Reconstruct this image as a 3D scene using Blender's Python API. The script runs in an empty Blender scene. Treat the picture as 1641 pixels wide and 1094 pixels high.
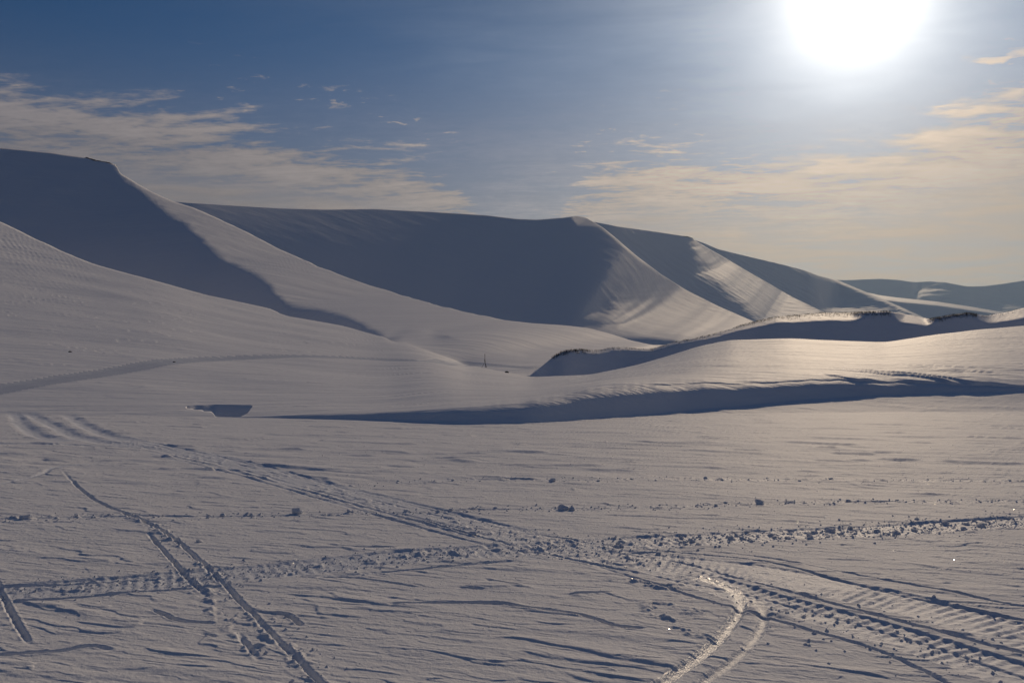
import bpy, math, random
import numpy as np
from mathutils import Vector

scene = bpy.context.scene
COL = scene.collection
random.seed(7)
rng = np.random.default_rng(7)

# ------------------------------------------------------------------ camera
PW, PH = 1641.0, 1094.0          # photograph size, used only as a survey grid
F = 1365.0                       # focal length in photograph pixels (62 deg across)
CX, YH = 820.5, 575.0            # principal column, eye-level row
H = 1.6                          # eye height over the snow
cam_data = bpy.data.cameras.new('camera')
cam = bpy.data.objects.new('camera', cam_data)
COL.objects.link(cam)
cam.location = (0, 0, H)
cam.rotation_euler = (math.radians(90), 0, 0)
cam_data.sensor_width = 36.0
cam_data.lens = 36.0 * F / PW
cam_data.shift_y = (YH - PH / 2) / PW
cam_data.clip_start = 0.05
cam_data.clip_end = 60000
scene.camera = cam

# ------------------------------------------------------------------ sun, sky, exposure
SUN_AZ = math.radians(22.1)      # to the right of the view direction (+Y)
SUN_EL = math.radians(21.5)
SUN_DIR = Vector((math.sin(SUN_AZ) * math.cos(SUN_EL), math.cos(SUN_AZ) * math.cos(SUN_EL), math.sin(SUN_EL)))
sl = bpy.data.lights.new('sun', 'SUN')
sl.energy = 3.5
sl.angle = math.radians(0.6)
sl.color = (1.0, 0.775, 0.53)
sun = bpy.data.objects.new('sun', sl)
COL.objects.link(sun)
sun.rotation_euler = SUN_DIR.to_track_quat('Z', 'Y').to_euler()
sun.location = SUN_DIR * 300

scene.view_settings.view_transform = 'Standard'
scene.view_settings.look = 'None'
scene.view_settings.gamma = 1.0
scene.view_settings.exposure = -1.05
scene.view_settings.use_curve_mapping = False
scene.render.engine = 'CYCLES'
scene.cycles.use_denoising = True
scene.cycles.max_bounces = 6
scene.cycles.diffuse_bounces = 3
scene.cycles.glossy_bounces = 2
scene.cycles.volume_bounces = 0
scene.cycles.sample_clamp_indirect = 4


class NX:
    """tiny expression helper over math nodes"""
    tree = None

    def __init__(self, s): self.s = s

    @staticmethod
    def op(o, *a):
        n = NX.tree.nodes.new('ShaderNodeMath'); n.operation = o
        for i, v in enumerate(a):
            if isinstance(v, NX): NX.tree.links.new(v.s, n.inputs[i])
            else: n.inputs[i].default_value = float(v)
        return NX(n.outputs[0])

    def __add__(a, b): return NX.op('ADD', a, b)
    __radd__ = __add__
    def __sub__(a, b): return NX.op('SUBTRACT', a, b)
    def __rsub__(a, b): return NX.op('SUBTRACT', b, a)
    def __mul__(a, b): return NX.op('MULTIPLY', a, b)
    __rmul__ = __mul__
    def __truediv__(a, b): return NX.op('DIVIDE', a, b)
    def __rtruediv__(a, b): return NX.op('DIVIDE', b, a)


def nsmooth(a, b, x):
    n = NX.tree.nodes.new('ShaderNodeMapRange'); n.interpolation_type = 'SMOOTHSTEP'
    NX.tree.links.new(x.s, n.inputs['Value'])
    n.inputs['From Min'].default_value = a; n.inputs['From Max'].default_value = b
    return NX(n.outputs['Result'])


def nnoise(vx, vy, vz, scale, detail=6.0, rough=0.55, dist=0.0):
    t = NX.tree
    c = t.nodes.new('ShaderNodeCombineXYZ')
    for i, v in enumerate((vx, vy, vz)):
        if isinstance(v, NX): t.links.new(v.s, c.inputs[i])
        else: c.inputs[i].default_value = v
    n = t.nodes.new('ShaderNodeTexNoise')
    n.inputs['Scale'].default_value = scale
    n.inputs['Detail'].default_value = detail
    n.inputs['Roughness'].default_value = rough
    n.inputs['Distortion'].default_value = dist
    t.links.new(c.outputs[0], n.inputs['Vector'])
    return NX(n.outputs['Fac'])


def ncurve(x, lo, hi, pts, vlo, vhi):
    """x in lo..hi -> value by a float curve through pts (x, value)"""
    t = NX.tree
    xn = NX.op('MINIMUM', NX.op('MAXIMUM', (x - lo) / (hi - lo), 0.0), 1.0)
    n = t.nodes.new('ShaderNodeFloatCurve')
    cv = n.mapping.curves[0]
    P = [((a - lo) / (hi - lo), (b - vlo) / (vhi - vlo)) for a, b in pts]
    cv.points[0].location = P[0]; cv.points[1].location = P[-1]
    for p in P[1:-1]: cv.points.new(*p)
    n.mapping.update()
    t.links.new(xn.s, n.inputs['Value'])
    return NX(n.outputs[0]) * (vhi - vlo) + vlo


def ncolor(r, g, b):
    t = NX.tree
    c = t.nodes.new('ShaderNodeCombineColor')
    for i, v in enumerate((r, g, b)):
        if isinstance(v, NX): t.links.new(v.s, c.inputs[i])
        else: c.inputs[i].default_value = v
    return c.outputs[0]


world = bpy.data.worlds.new('World')
scene.world = world
world.use_nodes = True
wt = world.node_tree
wt.nodes.clear()
NX.tree = wt
w_out = wt.nodes.new('ShaderNodeOutputWorld')
w_bg = wt.nodes.new('ShaderNodeBackground')
sky = wt.nodes.new('ShaderNodeTexSky')
sky.sky_type = 'NISHITA'
sky.sun_disc = False
sky.sun_elevation = SUN_EL
sky.sun_rotation = SUN_AZ
sky.altitude = 300
sky.air_density = 1.0
sky.dust_density = 0.15
sky.ozone_density = 4.0
SKY_STRENGTH = 0.051
tc = wt.nodes.new('ShaderNodeTexCoord')
sep = wt.nodes.new('ShaderNodeSeparateXYZ')
wt.links.new(tc.outputs['Generated'], sep.inputs[0])
dx, dy, dz = (NX(sep.outputs[i]) for i in range(3))
az = NX.op('ARCTAN2', dx, dy) * (180 / math.pi)                       # degrees, + = right
el = NX.op('ARCSINE', NX.op('MINIMUM', NX.op('MAXIMUM', dz, -0.999), 0.999)) * (180 / math.pi)
cosang = dx * SUN_DIR.x + dy * SUN_DIR.y + dz * SUN_DIR.z
theta = NX.op('ARCCOSINE', NX.op('MINIMUM', cosang, 0.999999)) * (180 / math.pi)   # degrees from the sun
# cloud layer on a flat sheet overhead, seen in perspective
zz = NX.op('MAXIMUM', dz, 0.02) + 0.05
px, py = dx / zz, dy / zz
n_big = nnoise(px, py * 1.3, 0.0, 1.7, 8, 0.58, 0.35)
n_str = nnoise(px * 0.55, py * 1.7 + px * 0.25, 3.0, 4.2, 8, 0.62, 0.6)
n_fin = nnoise(px, py * 1.5, 7.0, 13.0, 6, 0.6, 0.4)
theta_v = theta * (0.62 + 0.45 * n_big + 0.33 * n_str)                # thin uneven ice cloud in front of the sun
aure = (5.0 * NX.op('EXPONENT', theta_v * -1.0 * (1 / 2.1))
        + 2.1 * NX.op('EXPONENT', theta_v * -1.0 * (1 / 8.0)))
el_top = ncurve(az, -70, 70, [(-70, 16.0), (-45, 15.6), (-31, 15.3), (-23, 15.5), (-15, 14.9), (-7.5, 13.9), (-3.5, 12.5),
                               (-1.0, 9.6), (1.2, 9.4), (4, 11.6), (8.5, 13.8), (14, 13.5), (22, 13.6), (31, 15.4), (45, 16.5), (70, 17)], 0, 30)
below = (el_top - el)                                                  # degrees under the bank's upper edge
nn = n_big * 0.36 + n_str * 0.42 + n_fin * 0.22
edge_w = nsmooth(-3.2, 3.0, below)                                     # 0 above the bank, 1 inside
cover = nn + edge_w * 0.26 - 0.13
dens_bank = nsmooth(0.45, 0.64, cover) * nsmooth(-4.2, -0.5, below) * (1.0 - 0.45 * nsmooth(3.0, 8.0, below))
veil = nsmooth(-0.5, 5.5, below) * (0.70 + 0.22 * nsmooth(0.30, 0.70, n_big))
puffs = nsmooth(0.53, 0.63, n_str * 0.45 + n_fin * 0.55) * nsmooth(-4.6, -1.2, below) * nsmooth(0.46, 0.56, n_big)
low = nsmooth(21.0, 3.0, el) * (0.64 + 0.2 * n_big)
dens = NX.op('MINIMUM', NX.op('MAXIMUM', NX.op('MAXIMUM', NX.op('MAXIMUM', dens_bank * 0.80, veil), puffs * 0.8), low), 0.95)
near = NX.op('EXPONENT', theta * -1.0 * (1 / 17.0))
ripple = 0.84 + (0.50 * nsmooth(0.38, 0.66, nn) - 0.08) * nsmooth(8.0, 0.5, below)
c_r = (0.42 + 2.05 * near) * ripple
c_g = (0.375 + 1.47 * near) * ripple
c_b = (0.38 + 0.84 * near) * ripple
mul = wt.nodes.new('ShaderNodeMix'); mul.data_type = 'RGBA'; mul.blend_type = 'MULTIPLY'
mul.inputs['Factor'].default_value = 1.0
wt.links.new(sky.outputs[0], mul.inputs[6])
mul.inputs[7].default_value = (SKY_STRENGTH * 0.42, SKY_STRENGTH * 0.90, SKY_STRENGTH * 1.28, 1)   # crisp polar air
add = wt.nodes.new('ShaderNodeMix'); add.data_type = 'RGBA'; add.blend_type = 'ADD'
add.inputs['Factor'].default_value = 1.0
wt.links.new(mul.outputs[2], add.inputs[6])
wt.links.new(ncolor(aure * 1.0, aure * 0.95, aure * 0.86), add.inputs[7])
mixc = wt.nodes.new('ShaderNodeMix'); mixc.data_type = 'RGBA'
wt.links.new((dens * (1.0 - nsmooth(8.0, 2.0, theta) * 0.7)).s, mixc.inputs['Factor'])
wt.links.new(add.outputs[2], mixc.inputs[6])
wt.links.new(ncolor(c_r, c_g, c_b), mixc.inputs[7])
wt.links.new(mixc.outputs[2], w_bg.inputs['Color'])
w_bg.inputs['Strength'].default_value = 1.0
wt.links.new(w_bg.outputs[0], w_out.inputs['Surface'])

# ------------------------------------------------------------------ materials
def snow_material(name, col=(0.87, 0.87, 0.87), rough=0.5, spec=0.35, grain=0.012, mid=0.0, mid_scale=1.2, tint=0.04):
    m = bpy.data.materials.new(name); m.use_nodes = True
    t = m.node_tree; NX.tree = t
    b = t.nodes['Principled BSDF']
    tcn = t.nodes.new('ShaderNodeTexCoord')
    def tex(scale, detail, rough_=0.6, stretch=(1, 1, 1)):
        mp = t.nodes.new('ShaderNodeMapping'); mp.inputs['Scale'].default_value = stretch
        mp.inputs['Rotation'].default_value = (0, 0, math.radians(18))
        t.links.new(tcn.outputs['Object'], mp.inputs[0])
        n = t.nodes.new('ShaderNodeTexNoise'); n.inputs['Scale'].default_value = scale
        n.inputs['Detail'].default_value = detail; n.inputs['Roughness'].default_value = rough_
        t.links.new(mp.outputs[0], n.inputs['Vector']); return n
    n1 = tex(0.7, 5, 0.6, (0.5, 1.6, 1))
    ramp = t.nodes.new('ShaderNodeMix'); ramp.data_type = 'RGBA'
    t.links.new(n1.outputs['Fac'], ramp.inputs['Factor'])
    ramp.inputs[6].default_value = tuple(c * (1 - tint) for c in col) + (1,)
    ramp.inputs[7].default_value = tuple(min(c * (1 + tint), 0.95) for c in col) + (1,)
    t.links.new(ramp.outputs[2], b.inputs['Base Color'])
    b.inputs['Roughness'].default_value = rough
    b.inputs['Specular IOR Level'].default_value = spec
    last = None
    for (sc, dist, st) in ((38.0, grain, (1, 1, 1)), (mid_scale, mid, (0.35, 1.4, 1))):
        if dist <= 0: continue
        n = tex(sc, 5, 0.65, st)
        bp = t.nodes.new('ShaderNodeBump'); bp.inputs['Strength'].default_value = 1.0
        bp.inputs['Distance'].default_value = dist
        t.links.new(n.outputs['Fac'], bp.inputs['Height'])
        if last is not None: t.links.new(last.outputs[0], bp.inputs['Normal'])
        last = bp
    if last is not None: t.links.new(last.outputs[0], b.inputs['Normal'])
    return m


def plain_material(name, c1, c2, scale=3.0, rough=0.85, spec=0.2):
    m = bpy.data.materials.new(name); m.use_nodes = True
    t = m.node_tree; b = t.nodes['Principled BSDF']
    tcn = t.nodes.new('ShaderNodeTexCoord'); n = t.nodes.new('ShaderNodeTexNoise')
    n.inputs['Scale'].default_value = scale; n.inputs['Detail'].default_value = 5
    t.links.new(tcn.outputs['Object'], n.inputs['Vector'])
    mx = t.nodes.new('ShaderNodeMix'); mx.data_type = 'RGBA'
    mx.inputs[6].default_value = (*c1, 1); mx.inputs[7].default_value = (*c2, 1)
    t.links.new(n.outputs['Fac'], mx.inputs['Factor'])
    t.links.new(mx.outputs[2], b.inputs['Base Color'])
    b.inputs['Roughness'].default_value = rough; b.inputs['Specular IOR Level'].default_value = spec
    return m


M_FIELD = snow_material('wind_packed_snow', grain=0.007, rough=0.7, spec=0.1)
M_TRACK = snow_material('pressed_snow', col=(0.82, 0.84, 0.87), grain=0.008, rough=0.6, spec=0.15)
M_ICE = snow_material('polished_track_snow', col=(0.84, 0.85, 0.87), grain=0.016, rough=0.30, spec=0.6)
M_ICE2 = snow_material('glazed_track_snow', col=(0.84, 0.85, 0.87), grain=0.014, rough=0.48, spec=0.3)
M_TRAIL = snow_material('trail_snow', col=(0.60, 0.63, 0.68), grain=0.01, rough=0.55, mid=0.05, mid_scale=0.8)
M_SLOPE = snow_material('slope_snow', grain=0.0, mid=0.12, mid_scale=0.8, rough=0.65, spec=0.12)
M_HILL = snow_material('hill_snow', grain=0.0, mid=0.45, mid_scale=0.10, rough=0.7, spec=0.1)
M_FAR = snow_material('mountain_snow', grain=0.0, mid=0.8, mid_scale=0.03, rough=0.7, spec=0.08)
M_ROCK = plain_material('dark_rock', (0.035, 0.034, 0.034), (0.11, 0.10, 0.095), 6.0)
M_GRASS = plain_material('dry_grass', (0.05, 0.036, 0.022), (0.13, 0.10, 0.06), 9.0)
M_WOOD = plain_material('weathered_wood', (0.07, 0.055, 0.042), (0.16, 0.13, 0.10), 14.0)


# ------------------------------------------------------------------ numeric helpers
def pn(x, y, seed=0):
    """2D gradient noise, about -1..1"""
    x = np.asarray(x, np.float32); y = np.asarray(y, np.float32)
    xi = np.floor(x); yi = np.floor(y)
    xf = x - xi; yf = y - yi
    xi = xi.astype(np.int64); yi = yi.astype(np.int64)
    u = xf * xf * xf * (xf * (xf * 6 - 15) + 10); v = yf * yf * yf * (yf * (yf * 6 - 15) + 10)
    def g(ix, iy, fx, fy):
        h = (ix * 374761393 + iy * 668265263 + seed * 974634777) & 0x7fffffff
        h = ((h ^ (h >> 13)) * 1274126177) & 0x7fffffff
        h = h ^ (h >> 16)
        a = (h & 1023).astype(np.float32) * np.float32(2 * math.pi / 1024)
        return np.cos(a) * fx + np.sin(a) * fy
    n00 = g(xi, yi, xf, yf); n10 = g(xi + 1, yi, xf - 1, yf)
    n01 = g(xi, yi + 1, xf, yf - 1); n11 = g(xi + 1, yi + 1, xf - 1, yf - 1)
    a = n00 + u * (n10 - n00); b = n01 + u * (n11 - n01)
    return (a + v * (b - a)) * np.float32(1.5)


def fbm(x, y, o=4, seed=0, gain=0.5):
    r = 0; a = 1.0; f = 1.0; s = 0
    for i in range(o):
        r = r + a * pn(x * f, y * f, seed + i * 17); s += a; a *= gain; f *= 2.03
    return r / s


def sstep(a, b, x):
    t = np.clip((x - a) / (b - a), 0, 1); return t * t * (3 - 2 * t)


def gsm(a, sig):
    if sig <= 0: return a
    k = int(sig * 3) + 1
    w = np.exp(-0.5 * (np.arange(-k, k + 1) / sig) ** 2); w /= w.sum()
    return np.convolve(np.pad(a, k, mode='edge'), w, mode='valid')


def curve(xs, pts, sig=0):
    """control points (px, value) -> value at columns xs"""
    p = np.array(pts, float)
    g = np.arange(-3000, 4700, 2.0)
    v = gsm(np.interp(g, p[:, 0], p[:, 1]), sig / 2.0)
    return np.interp(xs, g, v)


def pseg(px, py, ax, ay, bx, by):
    vx, vy = bx - ax, by - ay
    t = np.clip(((px - ax) * vx + (py - ay) * vy) / (vx * vx + vy * vy + 1e-9), 0, 1)
    return np.hypot(px - ax - t * vx, py - ay - t * vy), t


def polymask(x, y, poly, soft):
    """1 inside polygon, 0 outside, over +-soft"""
    d = np.full(np.shape(x), 1e9); ins = np.zeros(np.shape(x), bool)
    n = len(poly)
    for i in range(n):
        ax, ay = poly[i]; bx, by = poly[(i + 1) % n]
        d = np.minimum(d, pseg(x, y, ax, ay, bx, by)[0])
        c = ((ay > y) != (by > y)) & (x < (bx - ax) * (y - ay) / (by - ay + 1e-9) + ax)
        ins ^= c
    return sstep(-soft, soft, np.where(ins, d, -d))


def E(y): return (YH - y) / F


SIN_A, COS_A = math.sin(SUN_AZ), math.cos(SUN_AZ)


def sun_slope_surface(xs, ybot, ytop, dbase, gfun, nrow, smooth=0.0):
    """ground whose rise towards the sun's azimuth is gfun(x, y): solved from left to right.
    returns the distances of rows 0..nrow for each column"""
    u = (xs - CX) / F; nc = len(xs)
    K = np.arange(nrow + 1) / nrow
    Y = ybot[None, :] + (ytop - ybot)[None, :] * K[:, None]
    Em = E(Y)
    G = gfun(np.broadcast_to(xs[None, :], Y.shape), Y, np.broadcast_to(K[:, None], Y.shape))
    R = np.zeros((nrow + 1, nc))
    r = math.log(dbase[0]); R[0, 0] = r
    for k in range(1, nrow + 1):
        s = max(G[k, 0] / math.cos(SUN_AZ - math.atan(u[0])), Em[k, 0] + 0.02)
        r += (Em[k, 0] - Em[k - 1, 0]) / (s - Em[k, 0]); R[k, 0] = r
    for j in range(1, nc):
        du = u[j] - u[j - 1]
        vu = max(SIN_A - 0.5 * (u[j] + u[j - 1]) * COS_A, 0.03)
        tau = du / vu
        ve = G[:, j] - Em[:, j] * COS_A
        eb = Em[:, j] - ve * tau
        rr = np.interp(eb, Em[:, j - 1], R[:, j - 1]) + COS_A * tau
        low = eb < Em[0, j - 1]
        tb = np.clip((Em[:, j] - Em[0, j]) / np.maximum(ve, 1e-4), 0, tau)
        rb = math.log(dbase[j])
        rr = np.where(low, rb + COS_A * tb, rr)
        rr[0] = rb
        rr = np.maximum.accumulate(np.maximum(rr, rb) + 1e-5 * np.arange(nrow + 1))
        if smooth > 0:
            rr[1:-1] += smooth * (rr[:-2] + rr[2:] - 2 * rr[1:-1])
        R[:, j] = rr
    return np.exp(R), Y


# ------------------------------------------------------------------ object helpers
def setp(o, label=None, cat=None, group=None, kind=None):
    if label: o['label'] = label
    if cat: o['category'] = cat
    if group: o['group'] = group
    if kind: o['kind'] = kind
    return o


def mesh_np(name, verts, quads, mat, normals=None):
    me = bpy.data.meshes.new(name)
    nv, nq = len(verts), len(quads)
    me.vertices.add(nv); me.vertices.foreach_set('co', verts.astype(np.float32).ravel())
    me.loops.add(nq * 4); me.loops.foreach_set('vertex_index', quads.astype(np.int32).ravel())
    me.polygons.add(nq); me.polygons.foreach_set('loop_start', np.arange(0, nq * 4, 4, dtype=np.int32))
    me.update(calc_edges=True)
    me.polygons.foreach_set('use_smooth', np.ones(nq, bool))
    if normals is not None:
        me.normals_split_custom_set_from_vertices(normals)
    me.materials.append(mat)
    o = bpy.data.objects.new(name, me); COL.objects.link(o)
    return o


def grid_quads(nr, nc):
    i = np.arange(nr - 1)[:, None] * nc + np.arange(nc - 1)[None, :]
    return np.stack([i, i + 1, i + nc + 1, i + nc], -1).reshape(-1, 4)


def grid_normals(P):
    du = np.gradient(P, axis=1); dv = np.gradient(P, axis=0)
    n = np.cross(du, dv); n /= np.linalg.norm(n, axis=-1, keepdims=True) + 1e-12
    return n


def submesh(name, P, N, quads, mat):
    u, inv = np.unique(quads.ravel(), return_inverse=True)
    return mesh_np(name, P.reshape(-1, 3)[u], inv.reshape(-1, 4), mat, N.reshape(-1, 3)[u])


# ------------------------------------------------------------------ near terrain: columns of ground marched outwards from the viewer
XC = np.concatenate([np.linspace(-2300, -80, 50)[:-1], np.linspace(-80, 1720, 1100), np.linspace(1720, 3940, 50)[1:]])
U = (XC - CX) / F
NC = len(XC)

y_A = curve(XC, [(-400, 664), (0, 664), (330, 668), (600, 674), (740, 680), (850, 678), (1000, 669), (1100, 664), (1200, 662), (1300, 661), (1450, 660), (1641, 660), (2000, 660)], 12)
y_B = curve(XC, [(-400, 664), (0, 664), (330, 668), (600, 674), (740, 680), (850, 678), (1000, 668), (1100, 658), (1200, 649), (1300, 640), (1450, 632), (1641, 628), (2000, 625)], 12)
y_B = np.minimum(y_B, y_A - 0.2)
bank_top = [(-400, 663), (200, 666), (330, 667), (400, 665.5), (500, 662), (590, 660), (660, 656), (740, 651), (830, 646), (860, 640), (900, 634), (940, 623), (960, 621), (1040, 617), (1120, 614), (1180, 615), (1260, 612), (1300, 609), (1400, 611), (1450, 612), (1500, 614), (1560, 618), (1600, 617), (1641, 621), (2000, 622)]
y_C = (1.6 * pn(XC / 34, XC * 0 + 3.3, 77) + 0.8 * pn(XC / 11, XC * 0 + 1.3, 78)) * sstep(620, 900, XC) + np.minimum(np.where(XC < 800, curve(XC, bank_top, 22), curve(XC, bank_top, 6)), y_B - 2.2 * sstep(600, 900, XC) - 0.2)
y_D = curve(XC, [(-2000, 180), (-300, 240), (0, 355), (60, 384), (140, 420), (250, 450), (330, 473), (440, 496), (452, 505), (540, 520), (620, 541), (680, 560), (750, 585), (850, 604), (945, 600), (1020, 585), (1070, 571), (1120, 555), (1170, 545), (1260, 542), (1320, 545), (1420, 548), (1470, 540), (1500, 536), (1570, 528), (1641, 522), (1900, 505), (4000, 480)], 9)
y_E = curve(XC, [(840, 604), (850, 602), (868, 587), (885, 573), (900, 564), (915, 560), (935, 560), (960, 561), (985, 556), (1005, 557), (1045, 559), (1080, 548), (1145, 535), (1195, 519), (1245, 507), (1270, 506), (1295, 503), (1330, 501), (1360, 501), (1420, 499), (1450, 503), (1490, 511), (1520, 506), (1550, 501), (1580, 506), (1610, 501), (1641, 493), (1900, 480), (4000, 470)], 3)
has_E = sstep(845, 905, XC)
y_E = np.where(XC < 846, y_D - 0.3, np.minimum(y_E, y_D - 0.3))
y_M1 = curve(XC, [(-2000, 150), (-300, 205), (0, 237), (80, 244), (148, 254), (150, 257), (170, 259), (186, 264), (191, 275), (194, 279), (215, 291), (240, 306), (260, 316), (278, 323), (310, 333), (350, 350), (400, 374), (450, 400), (510, 427), (570, 450), (640, 472), (700, 489), (760, 503), (820, 515), (900, 521), (940, 525), (985, 537), (1010, 545), (1045, 552), (1100, 553), (1641, 545), (2000, 540), (4000, 540)], 1.5)

rows_d, rows_z, seg_id = [], [], []
def put(d, z, s):
    rows_d.append(d.copy()); rows_z.append(z.copy()); seg_id.append(s)

NA = 690
yb = 1128.0
for y in (6000.0, 3200.0, 2200.0, 1700.0, 1450.0, 1330.0, 1260.0, 1210.0, 1175.0, 1148.0):
    put(np.full(NC, H * F / (y - YH)), np.zeros(NC), 0)
for k in range(NA):
    y = yb + (y_A - yb) * (k / (NA - 1))
    put(H * F / (y - YH), np.zeros(NC), 0)
d, z = rows_d[-1].copy(), rows_z[-1].copy()

def march(d, z, y0, y1, n, sfun, sid, pw=1.0):
    yprev = y0
    for k in range(1, n + 1):
        t = (k / n) ** pw
        y = y0 + (y1 - y0) * t
        ym = 0.5 * (y + yprev); yprev = y
        e = E(y)
        s = np.maximum(sfun(XC, ym, t), e + 0.012)
        dn = (H - z + s * d) / (s - e)
        dn = np.maximum(dn, d + 0.002)
        z = H + e * dn
        d = dn
        put(d, z, sid)
    return d, z

s_ap = curve(XC, [(-400, 0.02), (900, 0.05), (1100, 0.16), (1641, 0.19)], 20)
d, z = march(d, z, y_A, y_B, 22, lambda x, y, t: s_ap * (0.5 + 0.5 * t), 1)
s_bk = curve(XC, [(-400, 0.05), (300, 0.1), (450, 0.6), (1000, 0.75), (1641, 0.75)], 10)
d, z = march(d, z, y_B, y_C, 30, lambda x, y, t: s_bk * (1 - 0.75 * sstep(0.55, 1.0, t)), 2)
c_hill = curve(XC, [(-400, .16), (0, .12), (250, .10), (450, .075), (600, .06), (900, .05)], 30)
def s_hill(x, y, t):
    return np.maximum(c_hill + 0.8 * E(y), 0.015)
NDR = 120
dC, zC = d.copy(), z.copy()
k0 = len(rows_d)
dL, zL = march(d, z, y_C, y_D, NDR, s_hill, 3)
d_T = curve(XC, [(600, 95), (700, 78), (800, 62), (850, 56), (900, 54), (1000, 56), (1100, 57), (1200, 60), (1300, 61), (1450, 62), (1641, 66), (1900, 70), (4000, 70)], 12)
z_T = H + E(y_D) * d_T
hump = curve(XC, [(600, 0), (900, .05), (1200, .16), (1450, .22), (1641, .25)], 20)
wL = sstep(760, 620, XC)
dCs, zCs = gsm(dC, 22), gsm(zC, 22)
for k in range(1, NDR + 1):
    t = k / NDR
    tt = t ** 1.6
    kk = (1 - t) ** 10
    dR = dCs + (dC - dCs) * kk + (d_T - dCs) * tt
    zR = zCs + (zC - zCs) * kk + (z_T - zCs) * tt + hump * np.sin(math.pi * min(tt * 1.0, 1.0) ** 0.45) 
    rows_d[k0 + k - 1] = np.exp(wL * np.log(rows_d[k0 + k - 1]) + (1 - wL) * np.log(dR))
    yL = y_C + (y_D - y_C) * t
    yR = YH - (zR - H) / dR * F
    rows_z[k0 + k - 1] = H + E(wL * yL + (1 - wL) * yR) * rows_d[k0 + k - 1]
d, z = rows_d[-1].copy(), rows_z[-1].copy()
z = H + E(y_D) * d
rows_z[-1] = z.copy()

# hidden hollow behind the crest: side valley on the left, gully on the right
dip_d = curve(XC, [(-400, 150), (200, 130), (450, 70), (560, 22), (640, 0.3), (845, 0.3), (880, 3), (1000, 5), (1641, 7), (4000, 8)], 8)
dip_z = curve(XC, [(-400, 9), (200, 8), (450, 4.5), (560, 1.5), (640, 0.0), (845, 0.0), (900, .55), (1000, .9), (1641, 1.6), (4000, 1.6)], 8)
d0, z0 = d.copy(), z.copy()
for k in range(1, 15):
    t = k / 14
    d = d0 + dip_d * t; z = z0 - dip_z * sstep(0, 0.9, t)
    put(d, z, 4)
yv = YH - (z - H) / d * F
s_Etop = curve(XC, [(840, .6), (900, .5), (960, .2), (1060, .2), (1100, .3), (1180, .16), (1260, .12), (1370, .14), (1390, .5), (1430, .5), (1440, .1), (1490, .1), (1500, .5), (1560, .4), (1580, .12), (1700, .12)], 5)
s_Et = curve(XC, [(840, .98), (900, .9), (950, .90), (1060, .90), (1100, .86), (1160, .84), (1200, .84), (1260, .84), (1370, .82), (1400, .96), (1430, .96), (1440, .8), (1490, .8), (1500, .95), (1560, .9), (1590, .76), (1700, .72)], 5)
def s_ridge(x, y, t):
    lit = sstep(-0.06, 0.06, t - s_Et)
    s = 0.85 * (1 - lit) + s_Etop * lit
    return np.where(x < 846, 0.02, s)
d, z = march(d, z, yv, np.where(XC < 846, yv - 0.3, np.minimum(y_E, yv - 0.3)), 46, s_ridge, 5)
# back of the ridge down to the valley floor
d0, z0 = d.copy(), z.copy()
bd = 0.3 + 14 * has_E; bz = np.maximum(z - 0.75, 0) * has_E
for k in range(1, 11):
    t = k / 10
    put(d0 + bd * t, z0 - bz * sstep(0, 1, t), 6)
d, z = rows_d[-1].copy(), rows_z[-1].copy()
yv = YH - (z - H) / d * F

# left mountain
SHADE1 = [(-3000, 100), (150, 200), (186, 262), (193, 279), (222, 304), (252, 328), (300, 362), (335, 392), (365, 420), (395, 432), (420, 446), (440, 466), (454, 486), (475, 492), (520, 499), (555, 508), (585, 520), (605, 533), (622, 541), (600, 560), (-3000, 700)]
def g_m1(x, y, t):
    ww = 5 * pn(x / 40, y / 14, 5) + 3 * pn(x / 13, y / 6, 6)
    sh = polymask(x + ww, y, SHADE1, 8) * sstep(628, 600, x)
    lit = curve(x.ravel(), [(0, .22), (250, .20), (450, .13), (640, .11), (750, .10), (850, .06), (1100, .05), (1641, .05)], 20).reshape(x.shape)
    return lit * (1 - sh) + np.interp(x, [-300, 0, 200, 400], [0.95, 0.8, 0.66, 0.6]) * sh
DM, YM = sun_slope_surface(XC[XC < 1330], yv[XC < 1330], np.minimum(y_M1, yv - 0.3)[XC < 1330], d[XC < 1330], g_m1, 100, 0.12)
nl = DM.shape[1]
for k in range(1, 101):
    dn = np.concatenate([DM[k], np.full(NC - nl, DM[k, -1])])
    dn = np.maximum(dn, d + 0.001)
    yk = yv + (np.minimum(y_M1, yv - 0.3) - yv) * k / 100
    d = dn; z = H + E(yk) * d
    put(d, z, 7)
d0, z0 = d.copy(), z.copy()
for k in range(1, 9):
    t = k / 8
    put(d0 + t * curve(XC, [(0, 260), (600, 200), (900, 80), (1641, 40)]), z0 - 6 * t, 7)
d0, z0 = rows_d[-1].copy(), rows_z[-1].copy()
for k in range(1, 5):
    put(d0 + z0 * 2 * k / 4 + k * 2, z0 + (-4 - z0) * k / 4, 8)

D = np.array(rows_d); Z = np.array(rows_z); SEG = np.array(seg_id)
NR = len(D)
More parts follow.
